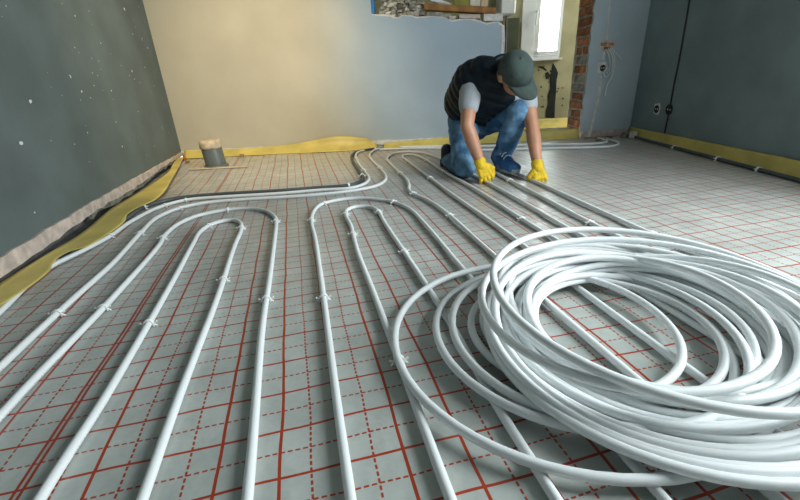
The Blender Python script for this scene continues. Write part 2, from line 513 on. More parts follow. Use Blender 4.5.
# pier between the doorway and the right corner, brick jamb laid bare
PB = G(582, 139); s_p0 = (PB-LC).dot(BX)
PT = .36                                       # wall thickness at the jamb
s_in = s_p0+.03
pier = struct(prism('wall_pier', [(s_in, -.02), (SR+.02, -.02), (SR+.02, CEIL), (s_in, CEIL)], back, -.012, -PT, M['mortar']))
skin_l = [(s_p0+.012+.006*math.sin(k*2.1)+rng.uniform(-.006, .006), .055+k*.045) for k in range(56)]
prism('plaster_skin', skin_l + [(SR+.02, CEIL), (SR+.02, .055)], back, .0, -.014, M['pier'], pier)
prism('plaster_band', [(s_p0+.03, .0), (SR, .0), (SR, .058), (s_p0+.03, .058)], back, -.004, -.014, M['pinkplaster'], pier)
rng = random.Random(5)
z = .004; row = 0
while z < 1.32:
    h = .056+rng.uniform(-.003, .003)
    segs = [(.075, .30)] if row % 2 == 0 else [(.07, .18), (.195, .31)]
    if row in (7, 10): segs = [(.08, .16), (.19, .30)]
    for (d0, d1) in segs:
        j = rng.uniform(-.008, .010)
        bm = bmesh.new()
        c = back(s_in, z+h/2, -(d0+d1)/2)
        rot = Matrix((BN, -BX, Vector((0, 0, 1)))).transposed()
        vs = box_bm(bm, 0, 0, 0, d1-d0+rng.uniform(-.02, .012), .05, h)
        for v in vs: v.co += Vector((rng.uniform(-.004, .004), rng.uniform(-.004, .004), rng.uniform(-.004, .004)))
        bmesh.ops.bevel(bm, geom=bm.edges[:], offset=.005, segments=1, affect='EDGES', profile=.5)
        grey = row in (5, 6, 8) or (row == 4 and d0 > .1)
        o = from_bm('brick', bm, M['greybrick'] if grey else M['brick'], pier)
        o.location = c+BX*(.012+j); o.rotation_euler = rot.to_euler()
    z += h+.016; row += 1

# right wall with dark plaster
WS0, WS1 = 2.2, 3.7
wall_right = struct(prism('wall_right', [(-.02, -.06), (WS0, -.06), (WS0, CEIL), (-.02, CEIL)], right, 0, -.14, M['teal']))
prism('wall_panel', [(WS1, -.06), (RLEN, -.06), (RLEN, CEIL), (WS1, CEIL)], right, 0, -.14, M['teal'], wall_right)
prism('window_apron', [(WS0, -.06), (WS1, -.06), (WS1, .45), (WS0, .45)], right, 0, -.14, M['teal'], wall_right)
prism('opening_lintel', [(WS0, 1.95), (WS1, 1.95), (WS1, CEIL), (WS0, CEIL)], right, 0, -.14, M['teal'], wall_right)
# front wall behind the camera, and the ceiling
def front(s, z, off=0.): return Vector((s, YB-off, z))
struct(prism('wall_front', [(WLX-.14, -.06), (RF.x+.14, -.06), (RF.x+.14, CEIL), (WLX-.14, CEIL)], front, 0, .14, M['slate']))
bm = bmesh.new()
cp = [(WLX-.14, YB-.14), (RF.x+.2, YB-.14), (RC.x+.3, RC.y), (4.6, 3.4), (4.6, 5.2), (.2, 5.4), (LC.x-.14, LC.y+.15)]
a = [bm.verts.new((x, y, CEIL)) for x, y in cp]; b = [bm.verts.new((x, y, CEIL+.1)) for x, y in cp]
bm.faces.new(a); bm.faces.new(b[::-1])
for i in range(len(cp)): bm.faces.new((a[i], b[i], b[(i+1) % len(cp)], a[(i+1) % len(cp)]))
struct(from_bm('ceiling', bm, M['ceil']))

# ------------------------------------------------------------------ back room
WP = G(554, 127, -.10); D2 = -(WP-LC).dot(BN)          # window wall lies D2 behind the back wall
def far(s, z, off=0.): return back(s, z, -D2+off)
def far_sz(x, y, off=0.):
    p = on_plane(x, y, LC-BN*(D2-off), BN); return (p-LC).dot(BX), p.z

sL0, sS0 = s_jamb-1.2, SR+2.0
o = prism('floor_back_room', [(sL0, -.12), (sS0, -.12), (sS0, -.10), (sL0, -.10)], back, -.13, -D2, M['slab']); struct(o)
wx0, wz0 = far_sz(519.5, 60)
wx1, _ = far_sz(561, 40)
wz1 = wz0+1.25
poly_l = [(sL0, -.12), (wx0, -.12), (wx0, CEIL), (sL0, CEIL)]
wall_far = struct(prism('wall_window', poly_l, far, 0, -.2, M['olive']))
prism('wall_panel', [(wx1, -.12), (sS0, -.12), (sS0, CEIL), (wx1, CEIL)], far, 0, -.2, M['olive'], wall_far)
prism('wall_panel', [(wx0, -.12), (wx1, -.12), (wx1, wz0), (wx0, wz0)], far, 0, -.2, M['olive'], wall_far)
prism('wall_panel', [(wx0, wz1), (wx1, wz1), (wx1, CEIL), (wx0, CEIL)], far, 0, -.2, M['olive'], wall_far)
def sideL(s, z, off=0.): return back(sL0+off, z, -s)
def sideR(s, z, off=0.): return back(sS0+off, z, -s)
struct(prism('wall_back_room_left', [(.13, -.12), (D2+.2, -.12), (D2+.2, CEIL), (.13, CEIL)], sideL, 0, -.1, M['olive']))
wbr = struct(prism('wall_back_room_right', [(.13, -.12), (D2+.2, -.12), (D2+.2, .7), (.13, .7)], sideR, 0, .1, M['olive']))  # left open up to the lintel for the added side fill
prism('opening_lintel', [(.13, 2.2), (D2+.2, 2.2), (D2+.2, CEIL), (.13, CEIL)], sideR, 0, .1, M['olive'], wbr)
struct(prism('wall_back_room_side', [(SR-.02, -.12), (sS0, -.12), (sS0, CEIL), (SR-.02, CEIL)], back, -PT+.05, -PT, M['olive']))
struct(prism('wall_back_room_end', [(sL0-.1, -.12), (0.02, -.12), (0.02, CEIL), (sL0-.1, CEIL)], back, -.1, -.13, M['olive']))

# window: broad white side panel, sash frame with handle, pane, sill
win = struct(empty('window_1', far(wx0, wz0, 0)))
def wpart(name, s0, s1, z0, z1, d0, d1, m, parent=None, bevel=.003):
    o = prism(name, [(s0, z0), (s1, z0), (s1, z1), (s0, z1)], far, d0, d1, M[m], None, bevel)
    return adopt(o, win)
ps = far_sz(533.5, 40)[0]
wpart('side_panel', wx0, ps, wz0, wz1, .02, -.10, 'white')
g0 = far_sz(538.5, 40)[0]
wpart('frame', ps, wx1, wz0, wz0+.035, .0, -.08, 'white')
wpart('frame', ps, wx1, wz1-.04, wz1, .0, -.08, 'white')
wpart('frame', wx1-.02, wx1, wz0, wz1, .0, -.08, 'white')
wpart('sash_rail', ps+.004, wx1-.02, wz0+.037, wz0+.075, .015, -.06, 'white')
wpart('sash_stile', ps, g0, wz0+.037, wz1-.04, .015, -.06, 'white')
wpart('sash_stile', wx1-.035, wx1-.02, wz0+.075, wz1-.04, .015, -.06, 'white')
wpart('pane', g0, wx1-.035, wz0+.075, wz1-.04, -.025, -.03, 'glass', bevel=0)
wpart('sill', wx0-.02, wx1+.01, wz0-.02, wz0-.001, .07, -.09, 'white')
hs = far_sz(535.8, 18); 
hp = [far(hs[0], hs[1]+.06, .018), far(hs[0], hs[1]+.06, .05), far(hs[0]-.004, hs[1]+.03, .058), far(hs[0]-.012, hs[1]-.07, .055)]
o = tube('handle', catmull(hp, .01), .008, M['white']); adopt(o, win)

# black damp patch and stains on the wall under the window
rng = random.Random(21)
def blot(name, pts, d=.004, m='soot'):
    return prism(name, [far_sz(*p) for p in pts], far, d, 0, M[m], wall_far)
blot('damp_patch', [(553, 63), (556, 68), (558, 73), (556.5, 80), (556, 92), (555, 104), (554.5, 118), (545.5, 117.5), (546, 110), (548, 104), (547.5, 96), (550, 88), (549.5, 80), (551, 72)])
blot('damp_patch', [(545, 73), (548, 72), (550, 75), (548.5, 79), (546, 79)])
blot('damp_patch', [(538.5, 66), (543, 66.5), (547, 70), (546, 71), (542, 68.5), (538, 67.3)])
for i in range(22):
    x, y = rng.uniform(538, 563), rng.uniform(66, 110); q = rng.uniform(.35, .9)
    blot('damp_patch', [(x-q, y-q*.4), (x+q*.3, y-q*1.3), (x+q, y+q*.5), (x-q*.2, y+q*1.4)])

# dark sheet put in as shade on the wall, and the white boiler
def flat_thing(name, px, off, th, m, label, cat, bevel=.004):
    poly = [((on_plane(x, y, LC-BN*(D2-off), BN)-LC).dot(BX), on_plane(x, y, LC-BN*(D2-off), BN).z) for x, y in px]
    o = prism(name, poly, far, off, off-th, M[m], None, bevel)
    return tag(o, label, cat)
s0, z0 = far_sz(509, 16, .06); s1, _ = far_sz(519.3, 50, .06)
o = prism('wall_shade_sheet', [(s0-.02, -.1), (s1-.012, -.1), (s1-.012, z0-.02), (s0-.02, z0-.02)], far, .05, .025, M['darkolive'], None, .004)
tag(o, 'dark olive sheet standing in for wall shade left of the window', 'board')
boiler = empty('boiler', far(*far_sz(509, 15, .25), .12))
s0, z0 = far_sz(500.5, 14.5, .27); s1, _ = far_sz(515.5, 14, .27)
adopt(prism('casing', [(s0, z0), (s1, z0), (s1, z0+.6), (s0, z0+.6)], far, .27, .0, M['white'], None, .012), boiler)
for k in range(3):
    sp_ = s0+.035+k*.035
    adopt(tube('connection_pipe', catmull([far(sp_, z0+.01, .1), far(sp_, z0-.07, .1), far(sp_+.01, z0-.2, .07), far(sp_+.012, z0-.5, .06)], .02), .008, M['wood' if k == 1 else 'stub']), boiler)
tag(boiler, 'white wall boiler hung above the end of the half wall', 'boiler')

# a garden shrub outside the bright window
rng = random.Random(2)
sh = empty('garden_shrub', far((wx0+wx1)/2, -.1, -1.6))
bm = bmesh.new()
for i in range(900):
    c = far((wx0+wx1)/2+rng.gauss(.25, .3), .75+rng.gauss(.1, .3), -1.6+rng.gauss(0, .25))
    if c.z < .2 or (c-far((wx0+wx1)/2, .8, -1.6)).length > .9: continue
    a = Vector((rng.gauss(0, 1), rng.gauss(0, 1), rng.gauss(0, 1))).normalized(); b = a.orthogonal().normalized()
    q = rng.uniform(.02, .045)
    bm.faces.new([bm.verts.new(c+a*q), bm.verts.new(c+b*q*.5), bm.verts.new(c-a*q), bm.verts.new(c-b*q*.5)])
lf = from_bm('foliage', bm, M['leaf']); lf['kind'] = 'stuff'; adopt(lf, sh)
adopt(tube('stem', [far((wx0+wx1)/2+.2, -.3, -1.6), far((wx0+wx1)/2+.22, .5, -1.6), far((wx0+wx1)/2+.25, .9, -1.6)], [.02, .015, .006], M['wood']), sh)
tag(sh, 'pale sunlit garden shrub seen through the window', 'shrub')

# ------------------------------------------------------------------ rubble and boards on the half wall
rng = random.Random(17)
def btop(x):                     # wall top height at pixel column x
    for (x0, y0), (x1, y1) in zip(edge_px, edge_px[1:]):
        if x0 <= x <= x1 and x1 > x0:
            return back_sz(x, y0+(y1-y0)*(x-x0)/(x1-x0))
    return back_sz(x, 20)
layers = [(379, 431, 9, .030), (378, 428, 8, .028), (381, 425, 8, .030), (380, 424, 7, .03), (382, 420, 6, .03)]
zbase = 0
for li, (x0, x1, cnt, h) in enumerate(layers):
    for k in range(cnt):
        x = x0+(x1-x0)*(k+.5)/cnt
        s, z = btop(x)
        w = (x1-x0)/cnt/116*rng.uniform(1.05, 1.5)
        me = rock_mesh('rubble_slab', w, rng.uniform(.08, .11), h*rng.uniform(.7, 1.1), rng)
        o = link('rubble_slab', me, M['stone'])
        o.location = back(s+rng.uniform(-.01, .01), z+zbase+h*.5+.001, -.062+rng.uniform(-.008, .012))
        o.rotation_euler = (rng.uniform(-.06, .06), rng.uniform(-.16, .16), math.atan2(BX.y, BX.x)+rng.uniform(-.25, .25))
        tag(o, 'flat rubble slab in the loose pile on the half wall', 'rubble', 'rubble slabs piled on the half wall')
    zbase += h*.93
def bboard(name, px0, px1, ylo, yhi, off, depth, m, label, cat, slope=0.):
    s0, za = back_sz(px0, ylo, off); s1, zb = back_sz(px1, ylo+slope, off); h = (ylo-yhi)/116
    o = prism(name, [(s0, za), (s1, zb), (s1, zb+h), (s0, za+h)], back, off, off-depth, M[m], None, .003)
    return tag(o, label, cat)
bboard('brown_plank', 424, 496, 9.6, 4.8, .012, .10, 'wood', 'long brown plank lying across the top of the half wall', 'plank', 3.8)
bboard('cream_board', 470, 480.5, 5.9, -14, -.03, .03, 'paleboard', 'cream board standing upright on the brown plank', 'board', .3)
bboard('orange_board', 481, 488, 6.4, -14, -.03, .03, 'palewood', 'narrow pale orange board standing beside the cream board', 'board', .3)
bboard('green_board', 454, 469, 5.9, -12, -.04, .02, 'greenwood', 'greenish stained board standing on the brown plank', 'board', .5)
bboard('blue_bag', 369, 374.6, 13.4, -12, -.02, .07, 'blue', 'bright blue plastic canister beside the rubble pile', 'canister')
bboard('loose_brick', 459, 480, 18.5, 15.0, -.005, .10, 'pinkplaster', 'pinkish brown brick lying under the brown plank', 'brick')
bboard('white_block', 483.5, 503, 21, 15, -.008, .10, 'gypsum', 'white plaster block at the end of the half wall', 'block')
for k, (x, y, w) in enumerate([(436, 14.8, 11), (446, 16.2, 12), (453, 16.5, 8)]):
    me = rock_mesh('rubble_slab', w/110, .09, .035, rng); o = link('rubble_slab', me, M['stone'])
    s, z = btop(x); o.location = back(s, z+.019, -.06); o.rotation_euler = (0, .05, math.atan2(BX.y, BX.x))
    tag(o, 'flat rubble slab wedged under the brown plank', 'rubble', 'rubble slabs under the plank')
me = rock_mesh('metal_scrap', .20, .09, .03, rng, 12); o = link('metal_scrap', me, M['wire'])
s, z = back_sz(440, 1.5); o.location = back(s, z+.005, -.05); o.rotation_euler = (0, .3, math.atan2(BX.y, BX.x))
tag(o, 'grey sheet scrap lying on top of the brown plank', 'scrap')

# ------------------------------------------------------------------ electrics on the pier and right wall
def torus_ring(bm, c, ax, r, rr, seg=20, s2=8):
    ax = ax.normalized(); a = ax.orthogonal().normalized(); b = ax.cross(a)
    vs = []
    for i in range(seg):
        t = 2*math.pi*i/seg; d = a*math.cos(t)+b*math.sin(t)
        vs.append([bm.verts.new(c+d*(r+rr*math.cos(2*math.pi*j/s2))+ax*rr*math.sin(2*math.pi*j/s2)) for j in range(s2)])
    for i in range(seg):
        for j in range(s2):
            bm.faces.new((vs[i][j], vs[(i+1) % seg][j], vs[(i+1) % seg][(j+1) % s2], vs[i][(j+1) % s2]))


def disc(bm, c, ax, r, seg=20):
    ax = ax.normalized(); a = ax.orthogonal().normalized(); b = ax.cross(a)
    bm.faces.new([bm.verts.new(c+(a*math.cos(2*math.pi*i/seg)+b*math.sin(2*math.pi*i/seg))*r) for i in range(seg)])


def socket(name, c, n, r, label, ragged, mring='gypsum'):
    root = empty(name, c)
    bm = bmesh.new(); k = 14; rr = random.Random(int(c.x*1000))
    ax = n; a = Vector((0, 0, 1)); b = n.cross(a)
    outer = []; inner = []
    for i in range(k):
        t = 2*math.pi*i/k; q = ragged*(.92+rr.uniform(-.1, .12))
        sq = 1/max(abs(math.cos(t)), abs(math.sin(t)))**.6
        outer.append(bm.verts.new(c+n*.002+(a*math.cos(t)+b*math.sin(t))*q*sq)); inner.append(bm.verts.new(c+n*.006+(a*math.cos(t)+b*math.sin(t))*r))
    for i in range(k): bm.faces.new((outer[i], outer[(i+1) % k], inner[(i+1) % k], inner[i]))
    adopt(from_bm('plaster_surround', bm, M[mring]), root)
    bm = bmesh.new(); torus_ring(bm, c+n*.006, n, r, .0035)
    adopt(from_bm('box_rim', bm, M['black'], None, True), root)
    bm = bmesh.new(); disc(bm, c+n*.004, n, r*.98)
    adopt(from_bm('box_back', bm, M['black']), root)
    bm = bmesh.new()
    for sgn in (-1, 1):
        p = c+n*.006+b*sgn*r*.45; torus_ring(bm, p, n, .004, .002, 8, 5)
    adopt(from_bm('screw', bm, M['wire']), root)
    return tag(root, label, 'socket')


s, z = back_sz(602.3, 68); socket('socket_box', back(s, z, .001), BN, .020, 'round socket box ringed with white plaster on the brick pier', .044)
s, z = right_sz(657.5, 109); socket('socket_box', right(s, z, .001), RN, .026, 'round black socket box with pale surround on the right wall', .046)
s, z = right_sz(669.8, 109.5); socket('socket_box', right(s, z, .001), RN, .034, 'round black socket box beside the vertical cable chase', .038, 'slate')

# broken hole with bare brick in the pier
s, z = back_sz(607, 46)
hole = [(s-.055, z-.01), (s-.05, z+.035), (s-.01, z+.042), (s+.03, z+.036), (s+.058, z+.02), (s+.05, z-.02), (s+.03, z-.045), (s+.005, z-.03), (s-.03, z-.036)]
prism('broken_patch', hole, back, .003, -.004, M['mortar'], pier)
for (ds, dz) in ((-.028, .014), (.026, .012), (0, -.016)):
    o = prism('brick', [(s+ds-.024, z+dz-.011), (s+ds+.024, z+dz-.011), (s+ds+.024, z+dz+.011), (s+ds-.024, z+dz+.011)], back, .008, -.004, M['brick'], pier, .003)
# white filled cable chase running down the pier
def chase(pxs, w, name='filled_chase', m='gypsum'):
    pts = [back_sz(*p) for p in pxs]
    return prism(name, [(s-w, z) for s, z in pts]+[(s+w, z) for s, z in pts[::-1]], back, .0025, -.004, M[m], pier)
chase([(610.5, -20), (609.5, 6), (608, 20), (606.5, 41)], .006)
chase([(604, 52), (602.8, 60)], .006); chase([(601, 76), (598, 100), (593, 120), (589, 137)], .010)
# loose wires hanging from the hole
wires = [[(608, 48, .01), (611, 53, .04), (613, 62, .05), (611, 72, .045), (606, 77, .03), (603, 72, .012)],
         [(610, 48, .01), (614, 55, .04), (614.5, 66, .05), (611, 78, .035), (607.5, 84, .03), (605, 96, .028)],
         [(606, 49, .01), (609, 56, .03), (610, 66, .04), (607, 73, .03), (604, 70, .012)],
         [(611, 47, .01), (615, 52, .02), (619, 56, .03), (622, 59, .035)]]
wroot = empty('hanging_cables', back(*back_sz(608, 48), .005))
for w in wires:
    pts = [back(*back_sz(x, y, d), d) for x, y, d in w]
    adopt(tube('cable', catmull(pts, .008), .0034, M['wire'], None, 6), wroot)
tag(wroot, 'bundle of loose grey cables hanging from the hole in the pier', 'cables')

# dark cable with pale edge in the vertical chase of the right wall
pts = [right(*right_sz(x, y), .004) for x, y in [(693, -25), (690, 0), (685, 30), (680, 58), (674.5, 85), (670.5, 107), (666.5, 126), (664, 138), (662.5, 144)]]
crack = empty('chased_cable', pts[0])
adopt(tube('cable', catmull(pts, .03), .0055, M['black'], None, 6), crack)
pts2 = [p-RX*.008-RN*.002 for p in pts]
adopt(tube('filler_edge', catmull(pts2, .03), .0028, M['gypsum'], None, 5), crack)
tag(crack, 'dark cable running down the chase in the right wall', 'cable')

# ------------------------------------------------------------------ yellow edge foil
def sheet(name, rows, label, thick=.0012):
    """rows: list of polylines of equal length"""
    nr, nc = len(rows), len(rows[0])
    verts = [p for r in rows for p in r]; faces = []
    for i in range(nr-1):
        for j in range(nc-1):
            k = i*nc+j; faces.append((k, k+1, k+nc+1, k+nc))
    me = bpy.data.meshes.new(name); me.from_pydata(verts, [], faces)
    o = link(name, me, M['yellow'], None, True)
    md = o.modifiers.new('thickness', 'SOLIDIFY'); md.thickness = thick; md.offset = 1
    return tag(o, label, 'foil strip')


def resample(pts, n):
    pts = [Vector(p) for p in pts]; L = [0]
    for a, b in zip(pts, pts[1:]): L.append(L[-1]+(b-a).length)
    out = []
    for i in range(n):
        d = L[-1]*i/(n-1); k = 0
        while k < len(L)-2 and L[k+1] < d: k += 1
        f = (d-L[k])/max(L[k+1]-L[k], 1e-9); out.append(pts[k].lerp(pts[k+1], min(1, f)))
    return out


up_px = [(-60, 322), (0, 283), (40, 258), (80, 234), (112, 208), (128, 198.5), (144, 189), (166, 174), (176, 163), (182.5, 153)]
lo_px = [(-60, 352), (0, 306), (8, 300), (30, 286), (49, 271), (53, 263), (60, 256), (70, 251), (86, 246.5), (104, 236.5), (124, 222), (128, 214), (138, 207.5), (153, 201), (163, 193), (170, 182), (177, 170), (184, 157)]
NS = 150
ua = resample(catmull([G(x, y, .031) for x, y in up_px[:-2]] + [left(*left_sz(x, y, .012), .012) for x, y in up_px[-2:]], .02), NS)
lb = resample(catmull([G(x, y, .0275) for x, y in lo_px], .01), NS)
# pair the two edges by their place along the wall
uy = [p.y for p in ua]
rows = []
K = 9
for k in range(K):
    f = k/(K-1); r = []
    for p in lb:
        # nearest upper point at the same y
        yy = min(max(p.y, min(uy)), max(uy))
        q = min(ua, key=lambda a: abs(a.y-yy))
        w = q.lerp(p, f)
        w = Vector((w.x, w.y, max(.0275, w.z-math.sin(f*math.pi)*.008+.003*noise.noise(w*9)*math.sin(f*math.pi))))
        r.append(w)
    rows.append(r)
sheet('edge_foil', rows, 'olive yellow edge foil slumped along the dark left wall')


def wall_foil(name, wallf, s0, s1, hfun, spread, label, n=60, K=7, base=.004, off=.012):
    rows = []
    for k in range(K):
        f = k/(K-1); r = []
        for i in range(n):
            s = s0+(s1-s0)*i/(n-1); h = hfun(s)
            sp = spread(s)
            # upstand near the wall curving out on to the floor
            ang = f
            z = base + h*(1-ang)**1.3
            d = off + sp*ang**1.6 + .006*noise.noise(Vector((s*6, f*2, 1)))*math.sin(f*math.pi)
            r.append(wallf(s, z+.003*noise.noise(Vector((s*9, f*3, 5)))*(1-f), d))
        rows.append(r)
    return sheet(name, rows, label)


sA = back_sz(186, 156)[0]; sB = back_sz(377, 146)[0]; sC = back_sz(384, 146)[0]; sD = s_end-.01
def h_back(s):
    x = (s-sA)/(sB-sA)
    return .062-.016*math.sin(min(1, x/.55)*math.pi)*.6 + .052*math.exp(-((x-.80)/.17)**2) - .04*max(0, (x-.95)/.05)
def sp_back(s):
    x = (s-sA)/(sB-sA); return .055+.03*math.exp(-((x-.78)/.2)**2)
wall_foil('edge_foil', back, sA, sB, h_back, sp_back, 'bright yellow edge foil bulging along the cream back wall')
wall_foil('edge_foil', back, sC, sD, lambda s: .035+.045*(s-sC)/(sD-sC), lambda s: .06, 'low yellow edge foil behind the kneeling worker', 40)
wall_foil('edge_foil', back, sD+.02, s_p0-.005, lambda s: .075, lambda s: .05, 'upright yellow edge foil across the doorway threshold', 20, off=.0)
sE = right_sz(800, 165)[0]
wall_foil('edge_foil', right, .012, 4.2, lambda s: .066+.02*min(1, s/1.5), lambda s: .028, 'ochre yellow edge foil standing along the right wall', 90)
o = wall_foil('edge_foil', far, wx0-.6, SR+.6, lambda s: .10, lambda s: .10, 'yellow edge foil under the window of the back room', 30, base=-.096)

# ------------------------------------------------------------------ pipes on the floor
RP = .0087; ZP = .011
clip_bm = bmesh.new()
def arch_strip(bm, w, r0, r1, n=10):
    ring = []
    for i in range(n+1):
        t = math.pi*i/n
        ring.append([bm.verts.new((x, math.cos(t)*r, math.sin(t)*r)) for x, r in ((-w/2, r0), (w/2, r0), (w/2, r1), (-w/2, r1))])
    for i in range(n):
        for j in range(4): bm.faces.new((ring[i][j], ring[i+1][j], ring[i+1][(j+1) % 4], ring[i][(j+1) % 4]))
    for e in (ring[0], ring[-1]): bm.faces.new(e)
arch_strip(clip_bm, .009, RP+.0004, RP+.0036)
for sg in (-1, 1):
    box_bm(clip_bm, 0, sg*(RP+.0018), -.0045, .006, .003, .011)
    box_bm(clip_bm, 0, sg*(RP+.0065), .0010, .0045, .013, .003, Matrix.Rotation(sg*.55, 3, 'X'))
    box_bm(clip_bm, 0, sg*(RP+.0055), -.006, .0045, .011, .003, Matrix.Rotation(-sg*.6, 3, 'X'))
bmesh.ops.recalc_face_normals(clip_bm, faces=clip_bm.faces)
CLIP = bpy.data.meshes.new('pipe_clip'); clip_bm.to_mesh(CLIP); clip_bm.free(); CLIP.materials.append(M['clip'])


def add_clip(pipe, pts, px, scale=1.0):
    scale = max(scale, 1.0)
    g = G(px[0], px[1], ZP+.006)
    k = min(range(1, len(pts)-1), key=lambda i: (pts[i]-g).length)
    tg = (pts[k+1]-pts[k-1]).normalized(); side = Vector((0, 0, 1)).cross(tg).normalized(); up = tg.cross(side)
    o = bpy.data.objects.new('pipe_clip', CLIP); COL.objects.link(o); o.parent = pipe
    m = Matrix((tg, side, up)).transposed().to_4x4(); m.translation = pts[k]
    o.matrix_world = m @ Matrix.Scale(scale, 4)
    return o


def gp(px): return [G(x, y, ZP) for x, y in px]
def world_leg(x0, y0, x1, y1, n=10):
    return [Vector((x0+(x1-x0)*i/n+.0025*noise.noise(Vector((x0*9, i*.7, 3))), y0+(y1-y0)*i/n, ZP)) for i in range(n+1)]


def pipe(pts, clips, label, m='pipe', r=RP, step=.012, cs=1.0):
    c = catmull(pts, step)
    o = tube('heating_pipe', c, r, M[m])
    tag(o, label, 'pipe', 'underfloor heating pipes')
    for p in clips: add_clip(o, c, p, cs)
    return o


YN = -1.5
A_px = [(45, 270), (84, 250), (110, 236), (130, 222), (160, 207), (186, 200), (220, 197), (280, 193.4), (320, 190), (350, 188), (364, 184), (369, 179), (366, 173), (362, 168), (357, 160), (356.5, 154), (362, 150.8), (376, 148.6)]
Apts = [Vector((-.80, YN, ZP)), Vector((-.795, -.6, ZP)), Vector((-.79, .2, ZP)), Vector((-.79, .62, ZP))] + gp(A_px)
pipe(Apts, [(109, 235), (162, 204.5), (186, 199), (363, 169)], 'outermost white heating pipe curving past the left wall to the back wall')
B_px = [(74, 298), (112, 264), (140, 233.5), (158, 217), (180, 208), (204, 203), (240, 199.6), (280, 197.2), (320, 194.4), (350, 191), (372, 187), (382, 183), (386, 178), (380, 168), (372, 160), (369.6, 155), (374, 150.4), (379, 148.6)]
pipe([Vector((-.64, YN, ZP)), Vector((-.635, -.5, ZP)), Vector((-.628, .36, ZP))] + gp(B_px), [(60, 312), (140, 232), (180, 207), (378, 167)], 'second white heating pipe from the left wall, bending to the back wall')
# dark sleeved pipe that follows the outermost one
D_px = [(66, 252), (90, 240), (126, 219), (140, 209), (154, 203.6), (180, 197.8), (220, 194.2), (280, 190.6), (320, 187.6), (350, 185.2), (359, 182), (363, 178), (360, 173), (357, 168), (352.5, 160.5), (352, 155.5), (358, 151.4), (374, 148.8)]
o = pipe([Vector((-.845, YN, .011)), Vector((-.84, .3, .011)), Vector((-.845, .7, .011))] + [G(x, y, .0115) for x, y in D_px], [(61, 259), (146, 206), (361, 175), (350, 185)], 'dark grey sleeved pipe running outside the outermost white pipe', 'darkpipe', .0105, cs=1.25)
# arches on the left
C_px = [(160, 244), (164, 236), (180, 223), (200, 215), (228, 209.6), (250, 208.4), (266, 211), (275, 217.5), (276, 224), (274.4, 240)]
pipe([Vector((-.545, YN, ZP)), Vector((-.54, -.3, ZP)), Vector((-.527, .232, ZP)), Vector((-.498, .641, ZP))] + gp(C_px) + [Vector((-.047, .6, ZP)), Vector((-.052, .33, ZP)), Vector((-.046, -.1, ZP)), Vector((-.045, YN, ZP))],
     [(103, 307), (164, 236), (228, 209.5), (276, 220), (266, 298)], 'large left arch of white pipe round the smaller arch')
D2_px = [(180, 268), (194, 242), (200, 232), (210, 225), (224, 220.6), (234, 220), (240.5, 223), (241, 230), (234, 247)]
pipe([Vector((-.36, YN, ZP)), Vector((-.355, -.04, ZP)), Vector((-.346, .173, ZP)), Vector((-.345, .542, ZP))] + gp(D2_px) + [Vector((-.189, .541, ZP)), Vector((-.199, .128, ZP)), Vector((-.2, -.09, ZP)), Vector((-.205, YN, ZP))],
     [(145, 322), (209, 225), (242, 226), (224, 278)], 'small left arch of white pipe inside the larger arch')
E_px = [(315, 238), (311.5, 222), (314, 211), (322, 204), (340, 199.6), (360, 198), (380, 199.6), (392, 201.6), (409, 208.5), (424, 223)]
pipe([Vector((.102, YN, ZP)), Vector((.102, -.17, ZP)), Vector((.103, .035, ZP)), Vector((.108, .432, ZP))] + gp(E_px) + [Vector((.541, .508, ZP)), Vector((.53, 0, ZP)), Vector((.526, -.3, ZP)), Vector((.522, YN, ZP))],
     [(311, 219), (320, 296), (326, 202.5), (391, 201.5)], 'large central arch of white pipe running under the coil')
F_px = [(357, 250), (353, 234), (351, 226), (346, 216), (347, 210), (355, 206.8), (368, 206.4), (376, 209.5), (386, 225)]
pipe([Vector((.239, YN, ZP)), Vector((.241, -.21, ZP)), Vector((.244, 0, ZP)), Vector((.247, .385, ZP))] + gp(F_px) + [Vector((.402, .499, ZP)), Vector((.398, .2, ZP)), Vector((.385, -.06, ZP)), Vector((.384, -.25, ZP)), Vector((.382, YN, ZP))],
     [(346, 213), (353, 232), (377, 210.5), (403, 250), (396, 360)], 'small central arch of white pipe inside the larger arch')
G_px = [(448, 214), (428, 200), (413, 193.6), (409, 190), (409, 185), (406.5, 179), (399, 172), (390, 163), (387.5, 158), (394, 153.6), (406, 151.8), (420, 152.4), (438, 157.5)]
pipe([Vector((.672, YN, ZP)), Vector((.672, -.3, ZP)), Vector((.668, .1, ZP)), Vector((.677, .66, ZP))] + gp(G_px) + [Vector((1.07, 1.75, ZP)), Vector((1.068, 1.358, ZP)), Vector((1.06, 1.076, ZP)), Vector((1.038, .658, ZP)), Vector((1.03, .1, ZP)), Vector((1.02, YN, ZP))],
     [(400, 172), (411, 192.4), (449, 214)], 'wavy white pipe looping round the pipe under the worker')
H_px = [(500, 228), (460, 200), (429, 177), (407, 160.5), (403, 157), (405, 155), (411, 154.6), (418, 156), (425, 159), (443, 171), (480, 192)]
pipe([Vector((.79, YN, ZP)), Vector((.785, -.3, ZP)), Vector((.79, .25, ZP))] + gp(H_px) + [Vector((.938, .849, ZP)), Vector((.93, .3, ZP)), Vector((.92, YN, ZP))],
     [(407, 160.5), (424, 159), (430, 177), (443.6, 171), (520, 217.5)], 'narrow arch of white pipe beside the worker\'s bent knee')
